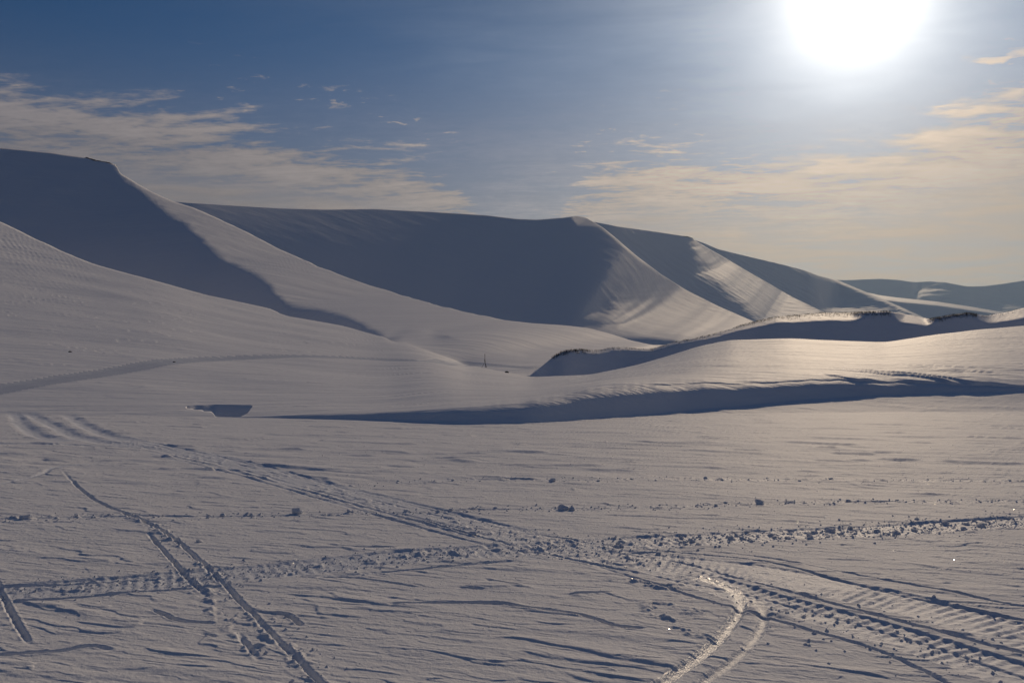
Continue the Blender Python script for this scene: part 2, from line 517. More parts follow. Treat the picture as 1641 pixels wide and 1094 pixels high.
# let the hillside run smoothly into the valley floor where no crest hides the join
ja, jb = np.nonzero(SEG == 3)[0][-60], np.nonzero(SEG == 7)[0][45]
wj = (sstep(610, 660, XC) * sstep(850, 825, XC))[None, :]
LD = np.log(D); YI = (Z - H) / D
for _ in range(3):
    for A2 in (LD, YI):
        blk = A2[ja - 12:jb + 13]
        cs = np.cumsum(np.vstack([np.zeros((1, NC)), blk]), 0)
        sm = (cs[25:] - cs[:-25]) / 25.0
        rr = np.arange(ja, jb + 1)
        wr = (sstep(ja, ja + 20, rr) * sstep(jb, jb - 20, rr))[:, None] * wj
        A2[ja:jb + 1] = A2[ja:jb + 1] * (1 - wr) + sm[:jb + 1 - ja] * wr
D = np.exp(LD); Z = H + YI * D
XW = U[None, :] * D; YW = D.copy()
YIMG = YH - (Z - H) / D * F              # row of each ground point in the survey grid
print('terrain', NR, NC, 'crest depth', [(int(x), int(np.interp(x, XC, D[SEG == 7][99]))) for x in (0, 200, 450, 700, 900, 1045)])
# ------------------------------------------------------------------ relief of the snow surface
ZR = np.zeros_like(Z)
A_ = math.radians(-18)
along = XW * math.cos(A_) + YW * math.sin(A_)
across = -XW * math.sin(A_) + YW * math.cos(A_)
near = np.nonzero(SEG <= 1)[0]
r0, r1 = near[0], near[-1] + 1
al, ac = along[r0:r1], across[r0:r1]
xx, yy = XW[r0:r1], YW[r0:r1]
edge = sstep(1.0, 0.80, (np.arange(r1 - r0) / (r1 - r0)))[:, None]
rel = 0.022 * fbm(al / 4.0, ac / 2.2, 3, 11)
wob = fbm(al / 1.7, ac / 0.8, 4, 21)
for lam, amp, sd, al_s, th in ((0.55, 0.0105, 31, 1.6, .14), (0.28, 0.0085, 37, 1.1, .0), (1.3, 0.009, 43, 3.2, .14), (0.42, 0.0095, 47, 1.7, .13), (0.15, 0.0055, 49, 0.7, -.08), (0.085, 0.0034, 57, 0.4, -.1)):
    ph = ac / lam + 1.5 * fbm(al / al_s, ac / (lam * 2.2), 3, sd)
    f = ph - np.floor(ph)
    saw = sstep(0.0, 0.06, f) * (1 - f) ** 1.4
    msk = sstep(th, th + 0.3, fbm(al / (al_s * 1.1), ac / (lam * 0.9), 3, sd + 3))
    rel = rel + amp * saw * msk
rel = rel + 0.0040 * fbm(al / 0.26, ac / 0.06, 3, 51) * sstep(-0.2, 0.5, fbm(al / 2.5, ac / 1.1, 2, 53)) + 0.0012 * pn(xx / 0.05, yy / 0.05, 55)
# far part: longer wind ripples
ph = ac / 1.1 + 1.3 * fbm(al / 3.0, ac / 2.0, 3, 63); f = ph - np.floor(ph)
rel = rel + sstep(8, 14, yy) * (0.026 * fbm(al / 2.2, ac / 0.55, 3, 61) + 0.040 * sstep(0, .12, f) * (1 - f) * sstep(0.0, 0.35, fbm(al / 1.8, ac / 0.6, 3, 65)))
ZR[r0:r1] += rel * (0.55 + 0.45 * edge)

TRACK_ID = np.zeros(Z.shape, np.int16)


def plain_pt(x, y):
    dd = H * F / (y - YH); return ((x - CX) / F * dd, dd)


def spline(pts, n):
    p = np.array(pts, float)
    seg = np.concatenate([[0], np.cumsum(np.hypot(*np.diff(p, axis=0).T))])
    p = np.vstack([2 * p[0] - p[1], p, 2 * p[-1] - p[-2]])
    out = []
    for t in np.linspace(0, 1, n):
        s = t * seg[-1]; i = min(np.searchsorted(seg, s, side='right') - 1, len(seg) - 2)
        u = (s - seg[i]) / (seg[i + 1] - seg[i])
        a, b, c, d_ = p[i], p[i + 1], p[i + 2], p[i + 3]
        out.append(0.5 * (2 * b + (c - a) * u + (2 * a - 5 * b + 4 * c - d_) * u * u + (3 * b - a - 3 * c + d_) * u ** 3))
    return np.array(out)


def track_field(pix, reach, rows, n=70):
    """lateral signed distance and arc length for the ground near a track drawn through survey points"""
    sp = spline(pix, n)
    W = np.array([plain_pt(x, y) for x, y in sp]) if rows == 'plain' else rows(sp)
    best = np.full(Z.shape, 1e9, np.float32); lat = np.zeros(Z.shape, np.float32); arc = np.zeros(Z.shape, np.float32)
    s = 0
    for i in range(n - 1):
        (ax, ay), (bx, by) = W[i], W[i + 1]
        L = math.hypot(bx - ax, by - ay)
        m = reach + 0.02
        dmin, dmax = min(ay, by) - m, max(ay, by) + m
        umin = min((ax - m) / max(ay, .5), (bx - m) / max(by, .5)) - 0.02; umax = max((ax + m) / max(ay, .5), (bx + m) / max(by, .5)) + 0.02
        c0, c1 = np.searchsorted(U, umin), np.searchsorted(U, umax)
        if c1 <= c0: s += L; continue
        dc = D[:, c0:c1]
        rr = np.nonzero((dc.max(1) >= dmin) & (dc.min(1) <= dmax))[0]
        if len(rr) == 0: s += L; continue
        q0, q1 = rr[0], rr[-1] + 1
        X_, Y_ = XW[q0:q1, c0:c1], YW[q0:q1, c0:c1]
        dist, t = pseg(X_, Y_, ax, ay, bx, by)
        sg = np.sign((bx - ax) * (Y_ - ay) - (by - ay) * (X_ - ax))
        bb = best[q0:q1, c0:c1]; k = dist < bb
        bb[k] = dist[k]
        lat[q0:q1, c0:c1][k] = (dist * sg)[k]; arc[q0:q1, c0:c1][k] = (s + t * L)[k]
        s += L
    return best, lat, arc, s


TRACKS = []          # (object name, label, material, group)
def carve(pix, kind, label, w=0.05, depth=0.045, mat=None, name='snowmobile_track', fade=(0, 0), seed=1, bid=None, group=None, berm=0.6, patchy=0.35, bar=0.010, raw=False, bar_from=-1.0):
    if kind == 'ski' and not raw: w = max(w * 0.42, 0.016); berm *= 0.25; depth *= 0.55
    else: berm *= 0.4
    reach = w * 3.2 + 0.05
    best, lat, arc, L = track_field(pix, reach, 'plain', 110)
    on = best < reach
    if bid is None:
        TRACKS.append((name, label, mat, group)); bid = len(TRACKS)
    l = lat[on]; a = arc[on]
    end = sstep(0, max(fade[0], 1e-3), a) * sstep(0, max(fade[1], 1e-3), L - a)
    if kind == 'ski':
        jk = 0.15 if raw else 0.6
        jag = jk * w * 0.7 * pn(a / 0.35, a * 0 + seed * 3.1, seed) + jk * w * 0.55 * pn(a / 0.07, a * 0 + seed, seed + 1) + jk * w * 0.4 * pn(a / 0.03, l / 0.03, seed + 3)
        mod = (1 - patchy + patchy * sstep(-0.25, 0.25, pn(a / 0.7, l * 0 + 5.5, seed + 2)) * 1.3) * (0.85 + 0.3 * pn(a / 0.10, l * 0 + 1.5, seed + 7))
        g = np.exp(-np.abs((l + jag) / w) ** 3.0)
        dz = -depth * mod * g
        lump = 0.45 + 0.9 * np.clip(pn(a / 0.09, l / 0.05, seed + 4) + 0.25, 0, 1)
        dz = dz + berm * depth * mod * np.exp(-((np.abs(l) - w * 1.75) / (w * 0.6)) ** 2) * lump
        width = w * 1.3
    else:  # belt print with cross bars
        half = w
        ed = sstep(half * 1.08, half * 0.92, np.abs(l))
        mod = sstep(-0.45, 0.30, fbm(a / 0.9, l / 0.5, 2, seed + 2))
        bars = np.sin(2 * math.pi * a / 0.075 + 0.9 * fbm(a / 0.35, l / 0.2, 2, seed + 6) + l * 3.0)
        bar_v = bar * sstep(bar_from, bar_from + 0.2, a / L)
        dz = -depth * ed * (0.75 + 0.25 * mod) + ed * mod * bar_v * bars * sstep(-0.9, 0.3, pn(a / 0.15, l / 0.10, seed + 8))
        dz = dz + ed * 0.006 * np.clip(fbm(a / 0.10, l / 0.07, 2, seed + 9), 0, 1)
        dz = dz + berm * depth * np.exp(-((np.abs(l) - half * 1.15) / 0.035) ** 2) * (0.3 + 0.9 * np.clip(pn(a / 0.12, l / 0.06, seed + 4) + 0.2, 0, 1))
        width = half * 1.1
    ZR[on] *= 1 - 0.85 * end * (g if kind == 'ski' else 0.7 * ed)
    ZR[on] += dz * end
    sel = on.copy(); sel[on] = (np.abs(l) < width) & (end > 0.3)
    TRACK_ID[sel] = bid
    return bid


def rubble(pix, width, amp, seed, thr=0.15):
    """broken, churned snow thrown up along a line"""
    best, lat, arc, L = track_field(pix, width * 2.2, 'plain', 120)
    on = best < width * 2.2
    l = lat[on]; a = arc[on]
    env = np.exp(-(l / width) ** 2)
    n = fbm(a / 0.13, l / 0.11, 3, seed)
    ZR[on] += 0.36 * amp * env * np.clip((n - thr) / 0.35, 0, 1.2) * sstep(-0.35, 0.15, pn(a / 1.1, l * 0 + 2.2, seed + 5))


LINE_CLOD = [(-420, 842), (-60, 834), (0, 832), (100, 830), (200, 829), (330, 828), (480, 825), (600, 821), (700, 819), (905, 815), (1060, 812), (1217, 807), (1400, 805), (1641, 803), (1720, 802), (2150, 797)]
LINE_BELT = [(-420, 990), (-60, 955), (0, 951), (120, 941), (250, 931), (400, 918), (520, 905), (650, 892), (760, 884), (870, 877), (1000, 870), (1100, 866), (1250, 857), (1400, 851), (1520, 844), (1641, 836), (1720, 832), (2150, 812)]
LINE_FAR = [(560, 778), (700, 770), (820, 768), (905, 771), (1050, 768), (1250, 769), (1450, 769), (1641, 770), (2150, 772)]

# broad worn route curving from the upper left to the lower right
b = carve([(150, 698), (250, 716), (370, 741), (500, 775), (620, 806), (750, 838), (880, 871), (1000, 893), (1110, 905), (1230, 920), (1350, 945), (1480, 975), (1641, 1020), (1740, 1050)], 'belt', 'wide snowmobile belt print running from the upper left down to the lower right', w=0.24, depth=0.010, mat=M_TRACK, seed=101, fade=(6, 0), bar=0.006, bar_from=0.58)
carve([(130, 700), (250, 720), (380, 750), (500, 783), (620, 818), (740, 851), (860, 882), (980, 908), (1091, 930), (1195, 951), (1298, 978), (1400, 1006), (1500, 1036), (1600, 1070), (1690, 1100)], 'ski', '', w=0.040, depth=0.034, seed=103, bid=b, fade=(5, 0))
carve([(280, 712), (420, 745), (560, 782), (700, 818), (830, 848), (940, 868), (1060, 882), (1174, 893), (1257, 906), (1340, 928), (1444, 953), (1547, 975), (1641, 996), (1720, 1012)], 'ski', '', w=0.035, depth=0.028, seed=104, bid=b, fade=(5, 0))
carve([(870, 868), (980, 884), (1091, 900), (1195, 928), (1298, 957), (1423, 991), (1547, 1024), (1641, 1049), (1720, 1070)], 'ski', '', w=0.045, depth=0.040, seed=105, bid=b, fade=(1.5, 0))
b2 = carve([(1010, 893), (1110, 925), (1230, 962), (1350, 995), (1470, 1030), (1580, 1066), (1680, 1100)], 'belt', 'second belt print with crisp cross bars at lower right', w=0.19, depth=0.012, mat=M_TRACK, seed=111, fade=(1, 0), bar=0.0065)
carve([(900, 888), (1010, 922), (1120, 958), (1228, 990), (1298, 1010), (1402, 1040), (1485, 1077), (1530, 1100)], 'ski', '', w=0.035, depth=0.032, seed=113, bid=b2, fade=(1, 0))
carve([(1100, 880), (1240, 895), (1370, 920), (1500, 945), (1641, 975)], 'ski', '', w=0.030, depth=0.022, seed=114, bid=b, fade=(1, 0), patchy=0.7)
for i, pts in enumerate(([(22, 660), (40, 684), (80, 703), (160, 712)], [(40, 660), (80, 679), (125, 700), (190, 712), (270, 722)], [(105, 662), (140, 684), (190, 702), (260, 714)])):
    carve(pts, 'ski', ('leftmost faint curved track where the routes fan out at left', 'middle curved track of the three fanning out at left', 'rightmost curved track of the three fanning out at left')[i], w=0.16, depth=0.034, mat=M_TRACK, seed=120 + i, fade=(3, 3), berm=0.3, raw=True)

ROUTE = [(180, 705), (250, 718), (380, 747), (500, 779), (620, 811), (750, 843), (880, 873), (1000, 893)]

for i, off in enumerate((-16, -7, 6, 15, 24)):
    carve([(x + 0.4 * off, y + off * (y - YH) / 260.0) for x, y in ROUTE], 'ski', '', w=0.055, depth=0.026, seed=127 + 40 * i, bid=b, fade=(4, 2), patchy=.6)
# long level belt print across the picture
b = carve(LINE_BELT, 'belt', 'churned level snowmobile belt print crossing the whole foreground', w=0.22, depth=0.012, mat=M_TRACK, seed=131, bar=0.003)
carve([(-40, 940), (20, 938), (120, 934), (240, 927), (330, 921)], 'ski', '', w=0.040, depth=0.05, seed=133, bid=b, fade=(0, .5), patchy=.15)
carve([(15, 966), (120, 958), (230, 948), (350, 940), (410, 934)], 'ski', '', w=0.036, depth=0.045, seed=134, bid=b, fade=(.1, .5), patchy=.2)
carve([(380, 918), (520, 922), (680, 911), (800, 900), (910, 890), (1060, 884), (1200, 880)], 'ski', '', w=0.035, depth=0.035, seed=135, bid=b, fade=(.5, 1), patchy=.6)
rubble(ROUTE, 0.34, 0.034, 126, 0.05)
rubble(LINE_BELT, 0.26, 0.040, 137)
rubble([(1000, 872), (1250, 856), (1500, 846), (1700, 834)], 0.35, 0.055, 138, 0.2)
carve(LINE_CLOD, 'ski', 'thin clod strewn ski line crossing the middle of the plain', w=0.05, depth=0.022, mat=M_TRACK, name='ski_track', seed=141, patchy=.6, berm=.9)
rubble(LINE_CLOD, 0.14, 0.055, 142)
carve(LINE_FAR, 'ski', 'farthest faint ski line across the plain', w=0.06, depth=0.03, mat=M_TRACK, name='ski_track', seed=145, patchy=.8, fade=(2, 0))
rubble(LINE_FAR, 0.16, 0.05, 146)
carve([(-60, 710), (60, 712), (150, 714), (300, 722)], 'ski', 'faint level ski line at the far left', w=0.10, depth=0.035, mat=M_TRACK, name='ski_track', seed=147, patchy=.6, fade=(0, 2))
carve([(-60, 792), (0, 776), (60, 762), (95, 748), (170, 742), (280, 733)], 'ski', 'faint ski line bending in from the left edge', w=0.09, depth=0.014, mat=M_TRACK, name='ski_track', seed=148, patchy=.6, fade=(0, 3), berm=.2)

# pair of ski grooves, lower left
carve([(95, 748), (118, 774), (150, 800), (190, 820), (245, 843), (290, 872), (345, 922), (385, 962), (430, 1010), (475, 1056), (530, 1110), (590, 1170)], 'ski', 'deep right hand groove of the ski pair at lower left', w=0.042, depth=0.060, mat=M_TRACK, name='ski_track', seed=151, patchy=.35, fade=(3.5, 0), berm=.6)
carve([(235, 852), (262, 882), (300, 925), (345, 966)], 'ski', 'short left hand groove of the ski pair at lower left', w=0.034, depth=0.045, mat=M_TRACK, name='ski_track', seed=153, patchy=.4, fade=(.4, .7))
carve([(380, 1012), (400, 1040), (420, 1062)], 'ski', 'broken bit of groove beside the deep ski groove', w=0.032, depth=0.04, mat=M_TRACK, name='ski_track', seed=154, patchy=.5, fade=(.2, .3))
carve([(-10, 925), (8, 962), (28, 1000), (50, 1036)], 'ski', 'short deep groove at the lower left edge', w=0.036, depth=0.05, mat=M_TRACK, name='ski_track', seed=155, patchy=.3, fade=(0, .3))
carve([(-30, 1052), (40, 1047), (95, 1044), (150, 1036), (185, 1045)], 'ski', 'dark scooped groove in the lower left corner', w=0.045, depth=0.055, mat=M_TRACK, name='ski_track', seed=156, patchy=.4, fade=(0, .2))

# icy curved pair, bottom right
c1 = [(1000, 1150), (1062, 1094), (1105, 1064), (1140, 1036), (1166, 1008), (1184, 980), (1186, 958), (1168, 940), (1130, 926), (1060, 912), (980, 900)]
c2 = [(1070, 1150), (1125, 1094), (1162, 1068), (1195, 1040), (1216, 1012), (1224, 988), (1214, 966), (1190, 948), (1150, 934), (1090, 920)]
carve(c1, 'ski', 'shiny icy left curve of the turning track at bottom right', w=0.036, depth=0.026, mat=M_ICE, seed=161, patchy=0.1, fade=(0, 2), berm=0.5, raw=True)
carve(c2, 'ski', 'icy right curve of the turning track at bottom right', w=0.031, depth=0.022, mat=M_ICE2, seed=163, patchy=0.1, fade=(0, 2), berm=0.4, raw=True)
# torn slabs and scoops
for i, (pts, w, dp) in enumerate(((([(240, 975), (262, 984), (290, 994), (350, 998)], .035, .05)), ([(318, 1012), (352, 1022)], .03, .04), ([(430, 984), (460, 985), (485, 1003)], .035, .05), 
        ([(505, 925), (560, 924), (610, 930), (675, 941)], .03, .035), ([(620, 970), (700, 966), (800, 968), (850, 975), (930, 986), (990, 1004), (1040, 1007)], .022, .032), ([(730, 940), (780, 944)], .04, .04), ([(770, 925), (810, 933), (840, 938)], .025, .03), ([(900, 953), (985, 947)], .025, .03), ([(520, 872), (570, 875), (640, 876)], .04, .04))):
    carve(pts, 'ski', '', w=w, depth=dp, seed=170 + i, bid=0, patchy=.3, fade=(.1, .1), berm=.8)
for i, pts in enumerate(([(190, 820), (245, 843), (290, 872), (345, 922), (430, 1010), (530, 1110)], [(262, 882), (300, 925), (345, 966), (400, 1040)], [(1045, 968), (1065, 988), (1105, 1012), (1140, 1020)], [(1062, 970), (1110, 980)], [(1195, 1040), (1240, 1064), (1290, 1082)], [(640, 890), (760, 884), (880, 876)], [(0, 1000), (60, 1010)], [(980, 930), (1070, 940)])):
    rubble(pts, 0.09, 0.06, 190 + i, 0.05)

# hollow in the bank at left and shallow relief of the slopes behind
def dent(poly, soft, depth, rows):
    m = polymask(XC[None, :] + 0 * YIMG[rows], YIMG[rows], poly, soft)
    ZR[rows] -= depth * m
mid = np.nonzero((SEG >= 2) & (SEG <= 3))[0]
mr = slice(mid[0], mid[-1] + 1)
xm = np.broadcast_to(XC[None, :], YIMG[mr].shape); ym = YIMG[mr]
sizef = np.clip(D[mr] / 60, 0.3, 2.5)
alm, acm = along[mr], across[mr]
rel = 0.02 * sizef * sstep(110, 60, D[mr]) * fbm(alm / 6.0, acm / 3, 2, 71) + 0.20 * sizef * fbm(alm / 22.0, acm / 9.0, 3, 75)
rel = rel + 0.035 * sstep(840, 950, xm) * fbm(alm / 3.2, acm / 0.8, 3, 73) * (SEG[mr][:, None] == 3)
# torn wind lip over the bank on the right
lip = sstep(1270, 1400, xm) * sstep(660, 615, ym) * sstep(578, 598, ym) * (SEG[mr][:, None] == 3)
a2 = math.radians(-38)
al2 = XW[mr] * math.cos(a2) + YW[mr] * math.sin(a2); ac2 = -XW[mr] * math.sin(a2) + YW[mr] * math.cos(a2)
ph = ac2 / 1.6 + 1.3 * fbm(al2 / 4.0, ac2 / 2.2, 3, 81); f = ph - np.floor(ph)
rel = rel + lip * 0.09 * sstep(0, 0.12, f) * (1 - f) * sstep(-0.3, 0.3, fbm(al2 / 4.0, ac2 / 2.0, 2, 83))
ph = acm / 2.6 + 1.4 * fbm(alm / 6.0, acm / 3.0, 3, 85); f = ph - np.floor(ph)
rel = rel + 0.035 * np.minimum(sizef, 1.2) * sstep(140, 70, D[mr]) * sstep(0, 0.1, f) * (1 - f) * sstep(0.0, 0.4, fbm(alm / 7.0, acm / 3.0, 2, 87))
fade_edges = sstep(0, 8, np.arange(ym.shape[0]))[:, None] * sstep(ym.shape[0], ym.shape[0] - 14, np.arange(ym.shape[0]))[:, None]
ZR[mr] += rel * (0.3 + 0.7 * fade_edges)
# the pit
pitm = polymask(xm, ym, [(300, 653), (345, 650.5), (402, 651), (394, 660), (383, 665), (346, 664), (342, 658)], 1.3)
ZR[mr] -= 0.42 * pitm
rid = np.nonzero((SEG == 5))[0]; rs = slice(rid[0], rid[-1] + 1)
ZR[rs] += has_E[None, :] * (0.05 * fbm(along[rs] / 3.0, across[rs] / 1.6, 3, 91)) * sstep(0, 10, np.arange(len(rid)))[:, None]
m1 = np.nonzero((SEG == 7))[0]; ms = slice(m1[0], m1[-1] + 1)
ZR[ms] += np.clip(D[ms] / 200, .2, 2) * 0.22 * fbm(along[ms] / 30, across[ms] / 14, 3, 95) * sstep(0, 30, np.arange(len(m1)))[:, None]
# the groomed trail pressed into the hillside
TR_PIX = [(-60, 634), (0, 624), (60, 614), (130, 603), (200, 592), (260, 582), (320, 575), (390, 572), (470, 571.5), (560, 573), (660, 577), (760, 583), (850, 590)]


def ground(x, y):
    """visible ground point under survey point (x, y)"""
    c = int(np.clip(np.searchsorted(XC, x), 1, NC - 1))
    if abs(XC[c - 1] - x) < abs(XC[c] - x): c -= 1
    col = YIMG[:, c]
    run = np.minimum.accumulate(col)
    i = int(np.nonzero(run <= y)[0][0])
    if i > 0 and SEG[i] in (0, 1, 2, 3, 5, 7) and col[i - 1] > y:
        t = (col[i - 1] - y) / (col[i - 1] - col[i] + 1e-9)
    else: t = 1.0
    i0 = max(i - 1, 0)
    dd = D[i0, c] * (1 - t) + D[i, c] * t; zz_ = (Z + ZR)[i0, c] * (1 - t) + (Z + ZR)[i, c] * t
    return Vector(((x - CX) / F * dd, dd, zz_))


best, lat, arc, L = track_field(TR_PIX, 3.0, lambda sp: np.array([ground(x, y).to_tuple()[:2] for x, y in sp]), 90)
on = best < 3.0
w_tr = 0.75
ZR[on] -= 0.06 * sstep(w_tr * 1.7, w_tr * 0.4, np.abs(lat[on]))
trail = best < w_tr * 1.1
TRACKS.append(('snow_trail', 'broad grey packed trail curving up over the left hillside', M_TRAIL, None))
TRACK_ID[trail] = len(TRACKS)
ZF = Z + ZR
P = np.stack([XW, YW, ZF], -1)
NRM = grid_normals(P)
quads = grid_quads(NR, NC)
qs = SEG[quads[:, 3] // NC]
qx = XC[quads[:, 0] % NC]
qt = TRACK_ID.ravel()[quads[:, 0]]
cls = np.full(len(quads), 0)
NAMES = {0: ('snow_field', 'flat wind scoured snow plain in the foreground', M_FIELD),
         1: ('snow_bank', 'shaded low snow bank along the far edge of the plain', M_SLOPE),
         2: ('snow_hillside', 'sunlit smooth snow hillside rising at left', M_SLOPE),
         3: ('snow_terrace', 'bright sunlit snow terrace behind the bank at right', M_SLOPE),
         4: ('snow_ridge', 'shaded snow ridge with dark grass along its crest at right', M_SLOPE),
         5: ('snow_mountain', 'nearest snow mountain at left with rocky flat top and blue shade', M_HILL)}
cls[(qs == 1)] = 0
cls[(qs == 2)] = 1
cls[(qs == 3) & (qx < 640)] = 2
cls[(qs == 3) & (qx >= 640)] = 3
cls[(qs == 4) & (qx < 740)] = 5
cls[(qs == 4) & (qx >= 740)] = 4
cls[(qs == 5) | (qs == 6)] = 4
cls[((qs == 5) | (qs == 6)) & (qx < 846)] = 5
cls[(qs >= 7)] = 5
for k, (nm, lab, mat) in NAMES.items():
    o = submesh(nm, P, NRM, quads[(cls == k) & (qt == 0)], mat)
    setp(o, lab, 'mountain' if k == 5 else 'snow', kind='structure')
for i, (nm, lab, mat, grp) in enumerate(TRACKS):
    q = quads[qt == i + 1]
    if len(q) == 0: print('empty track', lab); continue
    o = submesh(nm, P, NRM, q, mat)
    setp(o, lab, 'trail' if 'trail' in nm else 'track', grp, 'structure')
# ------------------------------------------------------------------ far mountains, each a slope marched up from its foot
def mountain(name, label, mat, xs, ytop, ybot, dbase, sfun, nrow, back, seed, amp, cat='mountain', bump=(60, 25), sunward=False):
    u = (xs - CX) / F
    rd, rz = [], []
    e0 = E(ybot); d = np.full(len(xs), 1.0) * dbase; z = H + e0 * d
    for k in range(8, 0, -1):                         # buried foot
        t = k / 8
        rd.append(d - (z + 6) / 0.4 * t); rz.append(z - (z + 6) * t)
    rd.append(d.copy()); rz.append(z.copy())
    yp = ybot
    if sunward:
        DM, YM = sun_slope_surface(xs, ybot, ytop, d, sfun, nrow, 0.1)
        for k in range(1, nrow + 1):
            d = np.maximum(DM[k], d + 0.01); z = H + E(YM[k]) * d
            rd.append(d.copy()); rz.append(z.copy())
    for k in range(1, 0 if sunward else nrow + 1):
        y = ybot + (ytop - ybot) * k / nrow
        e = E(y); s = np.maximum(sfun(xs, 0.5 * (y + yp), k / nrow), e + 0.012); yp = y
        dn = np.maximum((H - z + s * d) / (s - e), d + 0.01)
        z = H + e * dn; d = dn
        rd.append(d.copy()); rz.append(z.copy())
    d0, z0 = d.copy(), z.copy()
    for k in range(1, 7):
        rd.append(d0 + back * k / 6); rz.append(z0 - 0.03 * back * (k / 6) ** 2)
    d0, z0 = rd[-1].copy(), rz[-1].copy()
    for k in range(1, 4):
        rd.append(d0 + (z0 + 8) * 2 * k / 3); rz.append(z0 - (z0 + 8) * k / 3)
    Dm, Zm = np.array(rd), np.array(rz)
    Xm = u[None, :] * Dm
    n = np.arange(len(Dm))[:, None]
    Zm = Zm + amp * fbm(Xm / bump[0], Dm / bump[1], 4, seed) * sstep(4, 30, n) * sstep(9 + nrow + 4, 9 + nrow - 14, n)
    Pm = np.stack([Xm, Dm, Zm], -1)
    o = mesh_np(name, Pm.reshape(-1, 3), grid_quads(len(Dm), len(xs)), mat, grid_normals(Pm).reshape(-1, 3))
    setp(o, label, cat, kind='structure')
    return Dm, Zm


def streaks(x, y, slant, lx, ly, seed):
    return fbm((x + (y - 450) * slant) / lx, (y - (x - 1000) * 0.0) / ly, 3, seed)


# broad plateau mountain in the middle with its first spur
xs = np.linspace(200, 1330, 520)
yt = curve(xs, [(-200, 300), (200, 316), (278, 323), (300, 325), (380, 330), (450, 334), (520, 336), (600, 335), (700, 340), (780, 345), (830, 351), (860, 352), (900, 349), (925, 346), (940, 349), (955, 358), (968, 366), (985, 380), (1020, 410), (1060, 440), (1100, 465), (1150, 490), (1210, 516), (1260, 532), (1330, 545)], 2)
yb_ = curve(xs, [(60, 330), (278, 350), (450, 420), (570, 470), (700, 509), (820, 535), (940, 548), (1045, 566), (1330, 575)], 8)
LIT2 = [(944, 507), (975, 497), (1010, 476), (1045, 466), (1080, 450), (1130, 455), (1260, 515), (1240, 560), (1100, 548), (1020, 541), (950, 530), (930, 527), (965, 522), (985, 515), (960, 509)]
DARK2 = [(930, 534), (980, 538), (1040, 541), (1085, 546), (1100, 556), (930, 570)]
def s2(x, y, t):
    ww = 24 * streaks(x, y, 0.5, 60, 10, 201) + 12 * streaks(x, y, 0.5, 26, 5, 203)
    lit = polymask(x + ww, y + 0.3 * ww, LIT2, 20)
    dark = polymask(x + ww * .5, y, DARK2, 4)
    yt2 = np.interp(x, xs, yt)
    rim = sstep(5, 1, (y - yt2)) * sstep(945, 985, x) * sstep(1100, 1040, x)
    cap = polymask(x + ww * .4, y, [(922, 346), (940, 347), (965, 358), (970, 366), (950, 361), (925, 360)], 2)
    lit = np.maximum(np.maximum(lit * (1 - dark), rim), cap)
    return np.interp(x, [900, 1000], [0.55, 0.45]) * (1 - lit) + np.interp(y, [440, 480, 530], [0.32, 0.26, 0.10]) * lit
D2, Z2 = mountain('snow_mountain', 'broad blue shaded plateau mountain in the middle with a sunlit spur', M_FAR, xs, yt, yb_, 950.0, s2, 150, 900, 210, 0.5, sunward=True)

# second spur
xs = np.linspace(930, 1372, 300)
yt = curve(xs, [(930, 352), (965, 358), (990, 363), (1050, 371), (1090, 377), (1109, 380), (1113, 385), (1130, 395), (1160, 412), (1190, 430), (1230, 453), (1270, 476), (1320, 500), (1360, 518), (1400, 530)], 1)
yb_ = curve(xs, [(930, 375), (968, 382), (985, 396), (1020, 426), (1060, 456), (1100, 480), (1150, 504), (1210, 530), (1400, 545)], 8)
LIT3 = [(1112, 383), (1150, 400), (1330, 498), (1380, 540), (1225, 540), (1212, 512), (1190, 490), (1168, 470), (1150, 452), (1135, 444), (1118, 438), (1132, 424), (1118, 408)]
def s3(x, y, t):
    ww = 10 * streaks(x, y, -1.4, 60, 10, 221) + 7 * streaks(x, y, -1.4, 26, 4, 223)
    lit = polymask(x + ww, y + 0.3 * ww, LIT3, 14)
    return 0.50 * (1 - lit) + 0.20 * lit
XS3 = xs
D3, Z3 = mountain('snow_spur', 'second snow spur with a square rock edge at its top', M_FAR, xs, yt, yb_, 2300.0, s3, 110, 900, 230, 2.0, sunward=True)

# third spur
xs = np.linspace(1100, 1560, 260)
yt = curve(xs, [(1100, 380), (1130, 390), (1150, 399), (1200, 411), (1260, 425), (1290, 433), (1310, 441), (1345, 450), (1400, 473), (1440, 490), (1490, 513), (1560, 535)], 3)
yb_ = curve(xs, [(1100, 405), (1160, 430), (1230, 470), (1320, 515), (1560, 540)], 8)
LIT4 = [(1310, 492), (1340, 482), (1400, 488), (1440, 496), (1480, 520), (1330, 520)]
def s4(x, y, t):
    ww = 14 * streaks(x, y, -1.2, 60, 7, 241)
    yt2 = np.interp(x, xs, yt)
    rim = sstep(9, 1, (y - yt2)) * sstep(1190, 1400, x)
    lit = np.maximum(polymask(x + ww, y, LIT4, 14) * .8, rim)
    return 0.56 * (1 - lit) + np.maximum(0.15, E(y) + 0.07) * lit
mountain('snow_spur', 'third snow spur sloping right with a thin bright edge', M_FAR, xs, yt, yb_, 3300.0, s4, 90, 900, 250, 4.0)

